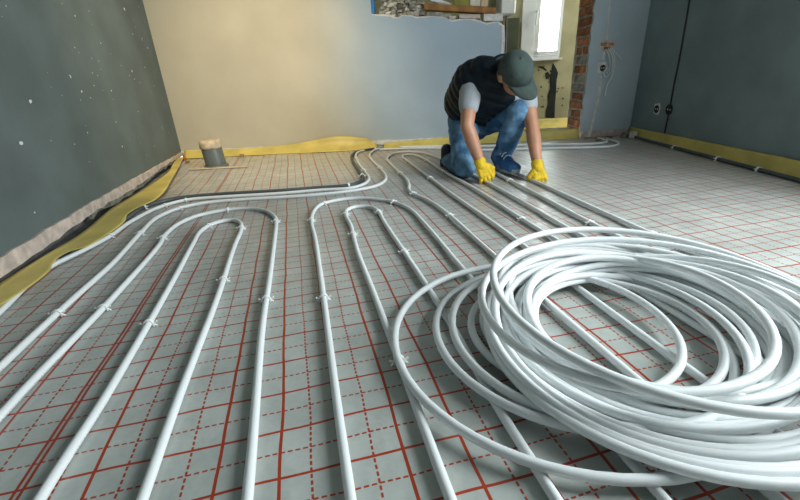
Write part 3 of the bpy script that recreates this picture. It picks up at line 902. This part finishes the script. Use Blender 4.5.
pipe([Vector((1.13, YN, ZP)), Vector((1.14, .1, ZP)), Vector((1.148, .614, ZP)), Vector((1.18, 1.098, ZP)), Vector((1.198, 1.441, ZP)), Vector((1.207, 1.60, ZP)), Vector((1.225, 1.68, ZP)), Vector((1.26, 1.70, ZP)), Vector((1.295, 1.67, ZP)), Vector((1.305, 1.58, ZP)), Vector((1.303, 1.294, ZP)), Vector((1.286, .943, ZP)), Vector((1.27, .576, ZP)), Vector((1.262, .1, ZP)), Vector((1.26, YN, ZP))],
     [(508, 179.5), (592, 220.5), (648, 232.5)], 'white pipe passing under the worker\'s front shoe and hand')
# white supply pipes along the doorway
pipe(gp([(380, 149.5), (430, 148), (470, 150), (516, 149), (560, 148), (590, 147.4), (608, 146.6), (617, 145), (618, 142.6), (612, 140.5), (607, 139)]), [], 'front one of two white pipes crossing before the doorway')
pipe(gp([(400, 147), (440, 146.2), (480, 146), (512, 145.2), (560, 144.4), (590, 143.8), (604, 142.6), (607, 141), (603, 139.4), (598, 138.2)]), [], 'rear one of two white pipes crossing before the doorway')
# dark conduit along the right wall
pts = [right(s, .0125, .050+.003*math.sin(s*3)) for s in [.02, .1, .3, .6, 1.0, 1.5, 2.0, 2.6, 3.2, 4.0]]
cpts = catmull(pts, .02)
o = tube('conduit', cpts, .0105, M['darkpipe']); tag(o, 'dark conduit running along the foot of the right wall', 'conduit')
for p in [(666, 147), (711, 158.5), (758, 169)]: add_clip(o, cpts, p, 1.28)

# ------------------------------------------------------------------ the coil
C0 = Vector((.782, .034))
ax = Vector((.45, .89)); ay = Vector((-.89, .45))
turns = [  # cx, cy, radius, height, tilt along x, tilt along y, squash
    (.607, .087, .372, .027, .00, .00), (.639, .092, .304, .027, .0, .0), (.664, .078, .292, .044, .0, .0),
    (.636, .090, .220, .030, .0, .0), (.695, .085, .246, .030, .0, .0), (.735, .075, .256, .046, .0, .0)]
rng = random.Random(8)
spec = [(.236, .004, 0, .026), (.256, -.018, .004, .027), (.276, .030, .0, .027), (.300, -.055, -.01, .028), (.322, .085, .012, .029), (.346, -.098, 0, .030),
        (.243, .006, .0, .044), (.266, -.024, -.006, .045), (.288, .050, .01, .046), (.316, -.072, .012, .047), (.334, .105, 0, .048), (.358, -.104, -.012, .049),
        (.252, .004, .004, .062), (.282, -.030, 0, .063), (.306, .066, -.008, .064), (.340, -.092, .004, .066),
        (.262, .002, -.004, .080), (.300, -.044, .01, .082), (.322, .06, 0, .082), (.330, -.080, .0, .096)]
spec.sort(key=lambda q: q[1]); spec = spec[0::2] + spec[1::2][::-1]      # neighbouring turns lie close together
for r, a, b, z in spec:
    c = C0 + ax*(a if a > 0 else a*.42) + ay*b
    turns.append((c.x, c.y, r-.010, z, rng.uniform(-.012, .012), rng.uniform(-.012, .012)))
turns += [(.700, .050, .272, .105, .0, .0), (.802, .045, .340, .116, -.02, .012)]
pts = []
NT = 64
nt_ = len(turns)
for i in range(nt_):
    for k in range(NT):
        f = k/NT
        # stay on one turn for most of the circle and change over in the last part, at the hidden right side
        w = max(0., (f-.5)/.5); w = w*w*(3-2*w)
        a, b = turns[i], turns[min(i+1, nt_-1)]
        cx, cy, r, z, tx, ty = [a[q]*(1-w)+b[q]*w for q in range(6)]
        th = -2*math.pi*f + math.radians(-25)
        ex, ey = math.cos(th), math.sin(th)
        j = Vector(((i+f)*2.6, .3, 0)); wob = .005*noise.noise(j)
        rr = r+wob
        g_ = ex*.6+ey*.8
        lo_ = 1-max(0, min(1, (i+w-(nt_-3))))          # the last loose turns keep their height
        slump = ((.35 if g_ > 0 else .66)*lo_+.1*(1-lo_))*(z-.026)*g_          # the near side has slumped, the far side stands higher
        zz = max(.0255+(.018*max(0, min(1, (r-.305)/.02)) if i >= 6 else 0), z+slump+tx*ex+ty*ey+.004*noise.noise(j+Vector((9, 0, 0))))
        pts.append(Vector((cx+ex*rr, cy+ey*rr, zz)))
# smooth the whole line once so that the changes of turn stay gentle
for _ in range(3):
    q = pts[:]
    for i in range(1, len(pts)-1): pts[i] = (q[i-1]+q[i]*2+q[i+1])*.25
coil = tube('pipe_coil', pts, .0087, M['pipe'], None, 12)
tag(coil, 'big tangled coil of white plastic pipe on the floor', 'pipe coil')

# ------------------------------------------------------------------ pipe stub and debris in the far corner
base = G(217, 166.5, 0)
stub = empty('drain_stub', base)
def lathe(profile, seg=28, top=Vector((0, 0, 1)), c=Vector((0, 0, 0)), lean=Vector((0, 0, 0))):
    bm = bmesh.new(); rings = []
    for r, z in profile:
        rings.append([bm.verts.new(c+lean*z+Vector((math.cos(2*math.pi*k/seg)*r, math.sin(2*math.pi*k/seg)*r, z))) for k in range(seg)])
    for a, b in zip(rings, rings[1:]):
        for k in range(seg): bm.faces.new((a[k], a[(k+1) % seg], b[(k+1) % seg], b[k]))
    bm.faces.new(rings[0][::-1]); bm.faces.new(rings[-1])
    return bm
lean = -R0*.08
adopt(from_bm('collar', lathe([(.085, 0), (.088, .006), (.086, .014), (.076, .018), (.074, .016)], c=base, lean=lean), M['stub'], None, True), stub)
adopt(from_bm('stub_pipe', lathe([(.073, .0), (.074, .02), (.073, .155), (.071, .16)], c=base, lean=lean), M['stub'], None, True), stub)
rng = random.Random(4)
cap_bm = lathe([(.076, .142), (.079, .15), (.078, .175), (.076, .192), (.066, .199), (.02, .197)], c=base, lean=lean)
for v in cap_bm.verts: v.co += Vector((rng.uniform(-.003, .003), rng.uniform(-.003, .003), rng.uniform(-.004, .004)))
adopt(from_bm('wrapped_top', cap_bm, M['rag'], None, True), stub)
tag(stub, 'grey drain pipe stub with beige wrapped top in the far left corner', 'pipe stub')
rng = random.Random(14)
specs = [((188, 163), .05, .03, .02, 'debris', 'brown splinter of debris beside the corner foil', 'debris'),
         ((185, 160.5), .03, .025, .03, 'orange', 'small orange scrap in the far left corner', 'scrap'),
         ((208, 165.5), .035, .03, .022, 'cement', 'dark cement crumb left of the drain stub', 'crumb'),
         ((242, 157.5), .05, .02, .03, 'debris', 'small brown scrap right of the drain stub', 'scrap')]
for px, a, b, c, m, lab, cat in specs:
    o = link(cat+'_piece', rock_mesh('scrap', a, b, c, rng, 14), M[m]); o.location = G(*px)+Vector((0, 0, c*.45))
    tag(o, lab, cat)
def stick(p0, p1, w, h, m, lab):
    a, b = G(*p0), G(*p1); d = b-a
    bm = bmesh.new(); box_bm(bm, 0, 0, 0, d.length, w, h)
    bmesh.ops.bevel(bm, geom=bm.edges[:], offset=.0015, segments=1, affect='EDGES')
    o = from_bm('wood_strip', bm, M[m]); o.location = (a+b)/2+Vector((0, 0, h/2+.003)); o.rotation_euler.z = math.atan2(d.y, d.x)
    return tag(o, lab, 'wood strip')
stick((190, 170), (248, 167.2), .045, .006, 'rag', 'pale dusty strip of board lying in front of the drain stub')
stick((596, 141.5), (612, 138), .018, .008, 'debris', 'short wood strip on the floor under the pier')
stick((584, 139), (600, 138.5), .02, .008, 'debris', 'reddish wood strip lying at the foot of the brick jamb')
o = link('plaster_chunk', rock_mesh('plaster_chunk', .05, .05, .06, rng, 14), M['gypsum']); o.location = G(632, 138.5)+Vector((0, 0, .028)); tag(o, 'white plaster chunk in the far right corner', 'chunk')
o = link('plaster_chunk', rock_mesh('plaster_chunk', .07, .06, .05, rng, 14), M['cement']); o.location = G(624, 137.5)+Vector((0, 0, .024)); tag(o, 'dark cement chunk in the far right corner', 'chunk')

# ------------------------------------------------------------------ the worker
def J(x, y, d): return at_depth(x, y, d)


def capsule(bm, p0, r0, p1, r1, seg=16, rings=5):
    p0, p1 = Vector(p0), Vector(p1); d = p1-p0; ln = d.length
    q = d.to_track_quat('Z', 'Y').to_matrix() if ln > 1e-6 else Matrix.Identity(3)
    prof = []
    for i in range(rings+1):
        a = -math.pi/2+math.pi/2*i/rings; prof.append((math.cos(a)*r0, math.sin(a)*r0))
    for i in range(rings+1):
        a = math.pi/2*i/rings; prof.append((math.cos(a)*r1, ln+math.sin(a)*r1))
    vs = []
    for r, z in prof[1:-1]:
        vs.append([bm.verts.new(p0+q @ Vector((math.cos(2*math.pi*k/seg)*r, math.sin(2*math.pi*k/seg)*r, z))) for k in range(seg)])
    for a, b in zip(vs, vs[1:]):
        for k in range(seg): bm.faces.new((a[k], a[(k+1) % seg], b[(k+1) % seg], b[k]))
    t = bm.verts.new(p0+q @ Vector((0, 0, prof[0][1]))); u = bm.verts.new(p0+q @ Vector((0, 0, prof[-1][1])))
    for k in range(seg):
        bm.faces.new((vs[0][(k+1) % seg], vs[0][k], t)); bm.faces.new((vs[-1][k], vs[-1][(k+1) % seg], u))


def ellipsoid(bm, c, rx, ry, rz, rot, seg=18):
    vs = bmesh.ops.create_uvsphere(bm, u_segments=seg, v_segments=seg//2+2, radius=1)['verts']
    bmesh.ops.transform(bm, matrix=Matrix.Translation(c) @ rot.to_4x4() @ Matrix.Diagonal((rx, ry, rz, 1)), verts=vs)


def remesh(name, bm, voxel, material, parent, smooth=4, disp=None):
    me = bpy.data.meshes.new(name+'_raw'); bm.to_mesh(me); bm.free()
    tmp = bpy.data.objects.new('tmp', me); COL.objects.link(tmp)
    md = tmp.modifiers.new('r', 'REMESH'); md.mode = 'VOXEL'; md.voxel_size = voxel
    if smooth:
        sm = tmp.modifiers.new('s', 'SMOOTH'); sm.factor = .5; sm.iterations = smooth
    dg = bpy.context.evaluated_depsgraph_get(); dg.update()
    out = bpy.data.meshes.new_from_object(tmp.evaluated_get(dg))
    bpy.data.objects.remove(tmp); bpy.data.meshes.remove(me)
    out.name = name; out.materials.clear()
    if disp:
        nrm = [v.normal.copy() for v in out.vertices]
        for v, n in zip(out.vertices, nrm): v.co += n*disp(v.co)
    o = link(name, out, material, None, True)
    return adopt(o, parent) if parent else o


person = empty('person', G(490, 176, 0))
hipR, hipL = J(463, 121, 2.66), J(486, 119, 2.70)
kneeR, kneeL = J(465, 171, 2.36), J(519, 111, 2.40)
ankR, ankL = J(448, 160, 2.74), J(502, 155, 2.52)
kneeR.z = max(kneeR.z, .066)
pelv = (hipR+hipL)/2 + Vector((0, 0, .02))
waist = J(474, 104, 2.60); chest = J(486, 86, 2.46); neckb = J(501, 72, 2.38)
shR, shL = J(471, 83, 2.40), J(525, 93, 2.44)
elR, elL = J(467, 126, 2.27), J(532, 125, 2.34)
wrR, wrL = J(480.5, 164, 2.225), J(537.5, 166, 2.21)
headc = J(515, 72, 2.24)
towardcam = -HEAD
hf = (R0*.48 + Vector((0, 0, 1))*-.74 + towardcam*.46).normalized()       # where the face points
hu = Vector((0, 0, 1))*.5 + towardcam*.8 + R0*.05
hu = (hu-hf*hu.dot(hf)).normalized(); hr = hf.cross(hu)
HR = Matrix((hr, hf, hu)).transposed()                                    # head frame: x = his right, y = forward, z = up
def H(x, y, z): return headc + HR @ Vector((x, y, z))

# body: head, neck, trunk, arms and legs in one skin surface
bm = bmesh.new()
ellipsoid(bm, H(0, 0, .018), .069, .081, .080, HR)
ellipsoid(bm, H(0, .028, -.048), .061, .064, .070, HR)       # jaw
ellipsoid(bm, H(0, .066, -.092), .022, .02, .018, HR)        # chin
capsule(bm, H(0, .076, -.014), .009, H(0, .100, -.044), .015)  # nose
capsule(bm, H(-.012, .092, -.064), .008, H(.012, .092, -.064), .008)  # mouth
capsule(bm, H(-.028, .066, -.006), .010, H(.028, .066, -.006), .010)     # brow
for sg in (-1, 1):
    ellipsoid(bm, H(sg*.075, -.012, -.012), .010, .020, .032, HR)
    ellipsoid(bm, H(sg*.042, .06, -.03), .02, .022, .022, HR)
capsule(bm, H(0, -.03, -.05), .052, neckb, .058)
capsule(bm, neckb, .06, chest, .10); capsule(bm, chest, .10, waist, .095); capsule(bm, waist, .095, pelv, .10)
for sh, el, wr in ((shR, elR, wrR), (shL, elL, wrL)):
    capsule(bm, chest.lerp(sh, .5), .07, sh, .052)
    capsule(bm, sh, .050, sh.lerp(el, .5), .044); capsule(bm, sh.lerp(el, .5), .044, el, .036)
    capsule(bm, el, .036, el.lerp(wr, .35), .039); capsule(bm, el.lerp(wr, .35), .039, wr, .026)
for hp, kn, an in ((hipR, kneeR, ankR), (hipL, kneeL, ankL)):
    capsule(bm, hp, .065, kn, .045); capsule(bm, kn, .045, an, .033)
body = remesh('body', bm, .0065, M['skin'], person, 3)
for sg in (-1, 1):
    bm = bmesh.new(); ellipsoid(bm, H(sg*.031, .078, -.016), .011, .008, .007, HR, 12)
    e = from_bm('eye', bm, M['eye'], None, True); adopt(e, person)
bm = bmesh.new(); ellipsoid(bm, H(0, -.03, .0), .073, .068, .07, HR)
h = from_bm('hair', bm, M['hair'], None, True); adopt(h, person)

# t-shirt with two short sleeves
bm = bmesh.new()
capsule(bm, neckb.lerp(chest, .25), .072, chest, .112); capsule(bm, chest, .112, waist, .105); capsule(bm, waist, .105, pelv, .105)
for sh, el, t in ((shR, elR, .54), (shL, elL, .36)):
    e = sh.lerp(el, t)
    capsule(bm, chest.lerp(sh, .55), .075, sh, .062); capsule(bm, sh, .060, e, .056)
shirt = remesh('t_shirt', bm, .008, M['shirt'], person, 4, lambda c: .004*noise.noise(c*22))

# quilted vest
axis = (neckb-waist).normalized()
side_ = (shL-shR).normalized()
def quilt(c):
    t = (c-waist).dot(axis)
    return .007*abs(math.sin(t*math.pi/.052))-.003+.004*noise.noise(c*16)
bm = bmesh.new()
mid = waist.lerp(chest, .5)
bulk = [(pelv+Vector((0, 0, .03)), .112), (waist, .118), (mid, .125), (chest, .128), (neckb.lerp(chest, .35), .098)]
for (a, ra), (b, rb) in zip(bulk, bulk[1:]):
    for k in (-.055, 0, .055): capsule(bm, a+side_*k, ra, b+side_*k*(1.2), rb)
capsule(bm, neckb.lerp(shR, .25), .07, shR.lerp(neckb, .12)+Vector((0, 0, .012)), .062)
capsule(bm, neckb.lerp(shL, .25), .07, shL.lerp(neckb, .22)+Vector((0, 0, .012)), .058)
vest = remesh('vest', bm, .0075, M['vest'], person, 5, quilt)
# stand-up collar
bm = bmesh.new()
nd = (headc-neckb).normalized()
for i in range(20):
    t0, t1 = 2*math.pi*i/20, 2*math.pi*(i+1)/20
    a_ = nd.orthogonal().normalized(); b_ = nd.cross(a_)
    c0 = neckb+nd*.01
    capsule(bm, c0+(a_*math.cos(t0)+b_*math.sin(t0))*.072, .019, c0+(a_*math.cos(t1)+b_*math.sin(t1))*.072, .019, 8, 3)
col_ = remesh('collar', bm, .006, M['vest'], None, 3); col_.parent = vest

# jeans
bm = bmesh.new()
capsule(bm, pelv+Vector((0, 0, .02)), .112, (hipR+hipL)/2-Vector((0, 0, .02)), .108)
for hp, kn, an, ra in ((hipR, kneeR, ankR, .05), (hipL, kneeL, ankL, .058)):
    capsule(bm, hp, .098, hp.lerp(kn, .5), .086); capsule(bm, hp.lerp(kn, .5), .086, kn, .064)
    capsule(bm, kn, .064, kn.lerp(an, .4), .066); capsule(bm, kn.lerp(an, .4), .066, an, ra)
capsule(bm, ankL, .06, ankL+(ankL-kneeL).normalized()*.012, .062)
jeans = remesh('jeans', bm, .0075, M['jeans'], person, 3, lambda c: .007*noise.noise(Vector((c.x*13, c.y*13, c.z*30)))+.003*noise.noise(c*45))

# cap
crown = bmesh.new()
seg, rg = 36, 12
rings = []
for i in range(rg+1):
    a = math.pi/2*i/rg
    rr, zz = math.cos(a)**.85, math.sin(a)
    ring = []
    for k in range(seg):
        t = 2*math.pi*k/seg
        pan = 1-.012*abs(math.cos(3*t))**8
        ring.append(crown.verts.new(H(math.cos(t)*.080*rr*pan, math.sin(t)*.090*rr*pan-.002, .024+zz*.082)))
    rings.append(ring)
low = [crown.verts.new(H(math.cos(2*math.pi*k/seg)*.081, math.sin(2*math.pi*k/seg)*.091-.002, -.002-.02*max(0, -math.sin(2*math.pi*k/seg)))) for k in range(seg)]
rings = [low]+rings
for a, b in zip(rings, rings[1:]):
    for k in range(seg):
        if a[k].co == b[k].co: continue
        crown.faces.new((a[k], a[(k+1) % seg], b[(k+1) % seg], b[k]))
capo = from_bm('cap', crown, M['cap'], None, True)
md = capo.modifiers.new('thickness', 'SOLIDIFY'); md.thickness = .003
adopt(capo, person)
bm = bmesh.new(); nb = 18; rows_ = []
for j in range(6):
    f = j/5; row_ = []
    for i in range(nb+1):
        t = math.pi*(.17+.66*i/nb)
        x = math.cos(t)*.081; y = math.sin(t)*(.086+.004*min(1, f*5))-.002
        ext = .082*math.sin(math.pi*i/nb)**.32*f
        row_.append(bm.verts.new(H(x*(1-.06*f), y+ext, .006-.012*(x/.082)**2*1.2-.012*f*f)))
    rows_.append(row_)
for a, b in zip(rows_, rows_[1:]):
    for i in range(nb): bm.faces.new((a[i], a[i+1], b[i+1], b[i]))
br = from_bm('brim', bm, M['cap'], None, True)
md = br.modifiers.new('thickness', 'SOLIDIFY'); md.thickness = .004; md.offset = 0
br.parent = capo
bm = bmesh.new(); ellipsoid(bm, H(0, -.004, .106), .008, .008, .005, HR, 10)
bt_ = from_bm('button', bm, M['cap'], None, True); bt_.parent = capo

# gloves: palm, five fingers, cuff
def glove(wr, el, knuck_dir, side, label, spread=1.0, thumb_sign=1):
    """knuck_dir: from wrist to knuckles; side: across the knuckles, towards the thumb"""
    kd = knuck_dir.normalized(); sd = (side-kd*side.dot(kd)).normalized(); pn = sd.cross(kd)
    if pn.z > 0: pn = -pn                      # palm faces down
    bm = bmesh.new()
    palm0 = wr + kd*.010; kn = wr + kd*.062
    for k in (-1, -.33, .33, 1):
        capsule(bm, palm0+sd*k*.014, .018, kn+sd*k*.024, .0155, 10, 4)
    lens = (.050, .062, .066, .058)
    for k, ln in zip((-1.05, -.36, .34, 1.02), lens):
        a = kn+sd*k*.0275
        b = a+kd*ln*.45+pn*ln*.22+sd*k*.006*spread
        c = b+kd*ln*.18+pn*ln*.42+sd*k*.002
        d = c-kd*ln*.10+pn*ln*.22
        capsule(bm, a, .0105, b, .0095, 10, 4); capsule(bm, b, .0095, c, .009, 10, 4); capsule(bm, c, .009, d, .008, 10, 4)
    a = palm0+sd*.026+kd*.012; b = a+sd*.026+kd*.024+pn*.014; c = b+kd*.030+pn*.022-sd*.003; d = c+kd*.014+pn*.016-sd*.008
    capsule(bm, a, .018, b, .0145, 10, 4); capsule(bm, b, .0145, c, .0125, 10, 4); capsule(bm, c, .0125, d, .0105, 10, 4)
    g = remesh('glove', bm, .0032, M['glove'], person, 1, lambda c: .0015*noise.noise(c*60))
    bm = bmesh.new(); ad = (el-wr).normalized()
    for q in range(4): capsule(bm, wr+kd*.012+(ad*.016-kd*.012)*(q/4), .030+.001*q, wr+kd*.012+(ad*.016-kd*.012)*((q+.5)/4), .031+.001*q, 14, 4)
    c = remesh('cuff', bm, .005, M['glove'], None, 2); c.parent = g
    g['label'] = label
    return g
down = Vector((0, 0, -1))
glove(wrR, elR, down*.95+R0*.42+towardcam*.35, R0, 'yellow work glove on the hand beside the bent knee')
glove(wrL, elL, down*.95+R0*.18+towardcam*.30, -R0, 'yellow work glove on the hand holding the far pipe')

# shoes
def shoe(heel, toe, m, upd=Vector((0, 0, 1)), laces=True, label=None):
    d = (toe-heel).normalized(); sd = d.cross(upd).normalized(); u = sd.cross(d).normalized(); ln = (toe-heel).length
    P = lambda x, y, z: heel+d*x*ln+sd*y+u*z
    bm = bmesh.new()
    capsule(bm, P(.10, 0, .045), .037, P(.45, 0, .042), .040); capsule(bm, P(.45, 0, .042), .040, P(.86, 0, .030), .032)
    for k in (-.012, .014): capsule(bm, P(.5, k, .034), .034, P(.84, k, .027), .028)
    capsule(bm, P(.12, 0, .05), .038, P(.16, 0, .092), .040); capsule(bm, P(.2, 0, .085), .036, P(.55, 0, .05), .036)
    s_ = remesh('shoe', bm, .006, M[m], person, 3)
    bm = bmesh.new()
    n = 24; lo, hi = [], []
    for i in range(n):
        t = 2*math.pi*i/n; x = .48+.52*math.cos(t); w = .036+.010*math.cos(t-.2)
        y = math.copysign(abs(math.sin(t))**.75, math.sin(t))*w
        lo.append(bm.verts.new(P(x, y*.97, 0+.012*max(0, math.cos(t)-.6)))); hi.append(bm.verts.new(P(x, y*1.04, .024+.010*max(0, math.cos(t)-.6))))
    for i in range(n): bm.faces.new((lo[i], lo[(i+1) % n], hi[(i+1) % n], hi[i]))
    bm.faces.new(lo[::-1]); bm.faces.new(hi)
    so = from_bm('sole', bm, M['sole' if laces else 'boot'], None, False); adopt(so, person); so.parent = s_; so.matrix_parent_inverse = s_.matrix_parent_inverse.copy(); so.matrix_parent_inverse = Matrix.Identity(4)
    if laces:
        for k in range(5):
            x = .36+.085*k; z = .108-.0085*k-.0015*k*k
            pts = [P(x-.02, -.030, z-.018), P(x, -.014, z), P(x+.012, .012, z+.001), P(x+.03, .030, z-.018)]
            l_ = tube('lace', catmull(pts, .006), .0042, M['lace'], None, 6); l_.parent = s_
        tg_ = [P(.30, -.018, .108), P(.36, 0, .106), P(.40, .018, .100)]
    if label: s_['label'] = label
    return s_
heelL = G(495.5, 166, .019); toeL = G(518, 174.5, .019)
shoe(heelL, toeL, 'shoe', label='blue lace-up running shoe planted on the pipes')
toeR = J(451, 168, 2.70); toeR.z = .02
heelR = ankR + (ankR-kneeR).normalized()*.06 + Vector((0, 0, .03))
tR = Vector((heelR.x, heelR.y, 0)); 
shoe(heelR+Vector((0, 0, .05)), heelR+Vector((0, 0, .05))+(Vector((0, 0, -1))*.9-HEAD*.25).normalized()*.2, 'boot', upd=-HEAD*1.0+Vector((0, 0, .2)), laces=False, label='dark shoe of the rear foot behind the bent knee')
tag(person, 'kneeling worker in dark quilted vest, jeans, green cap and yellow gloves', 'person')
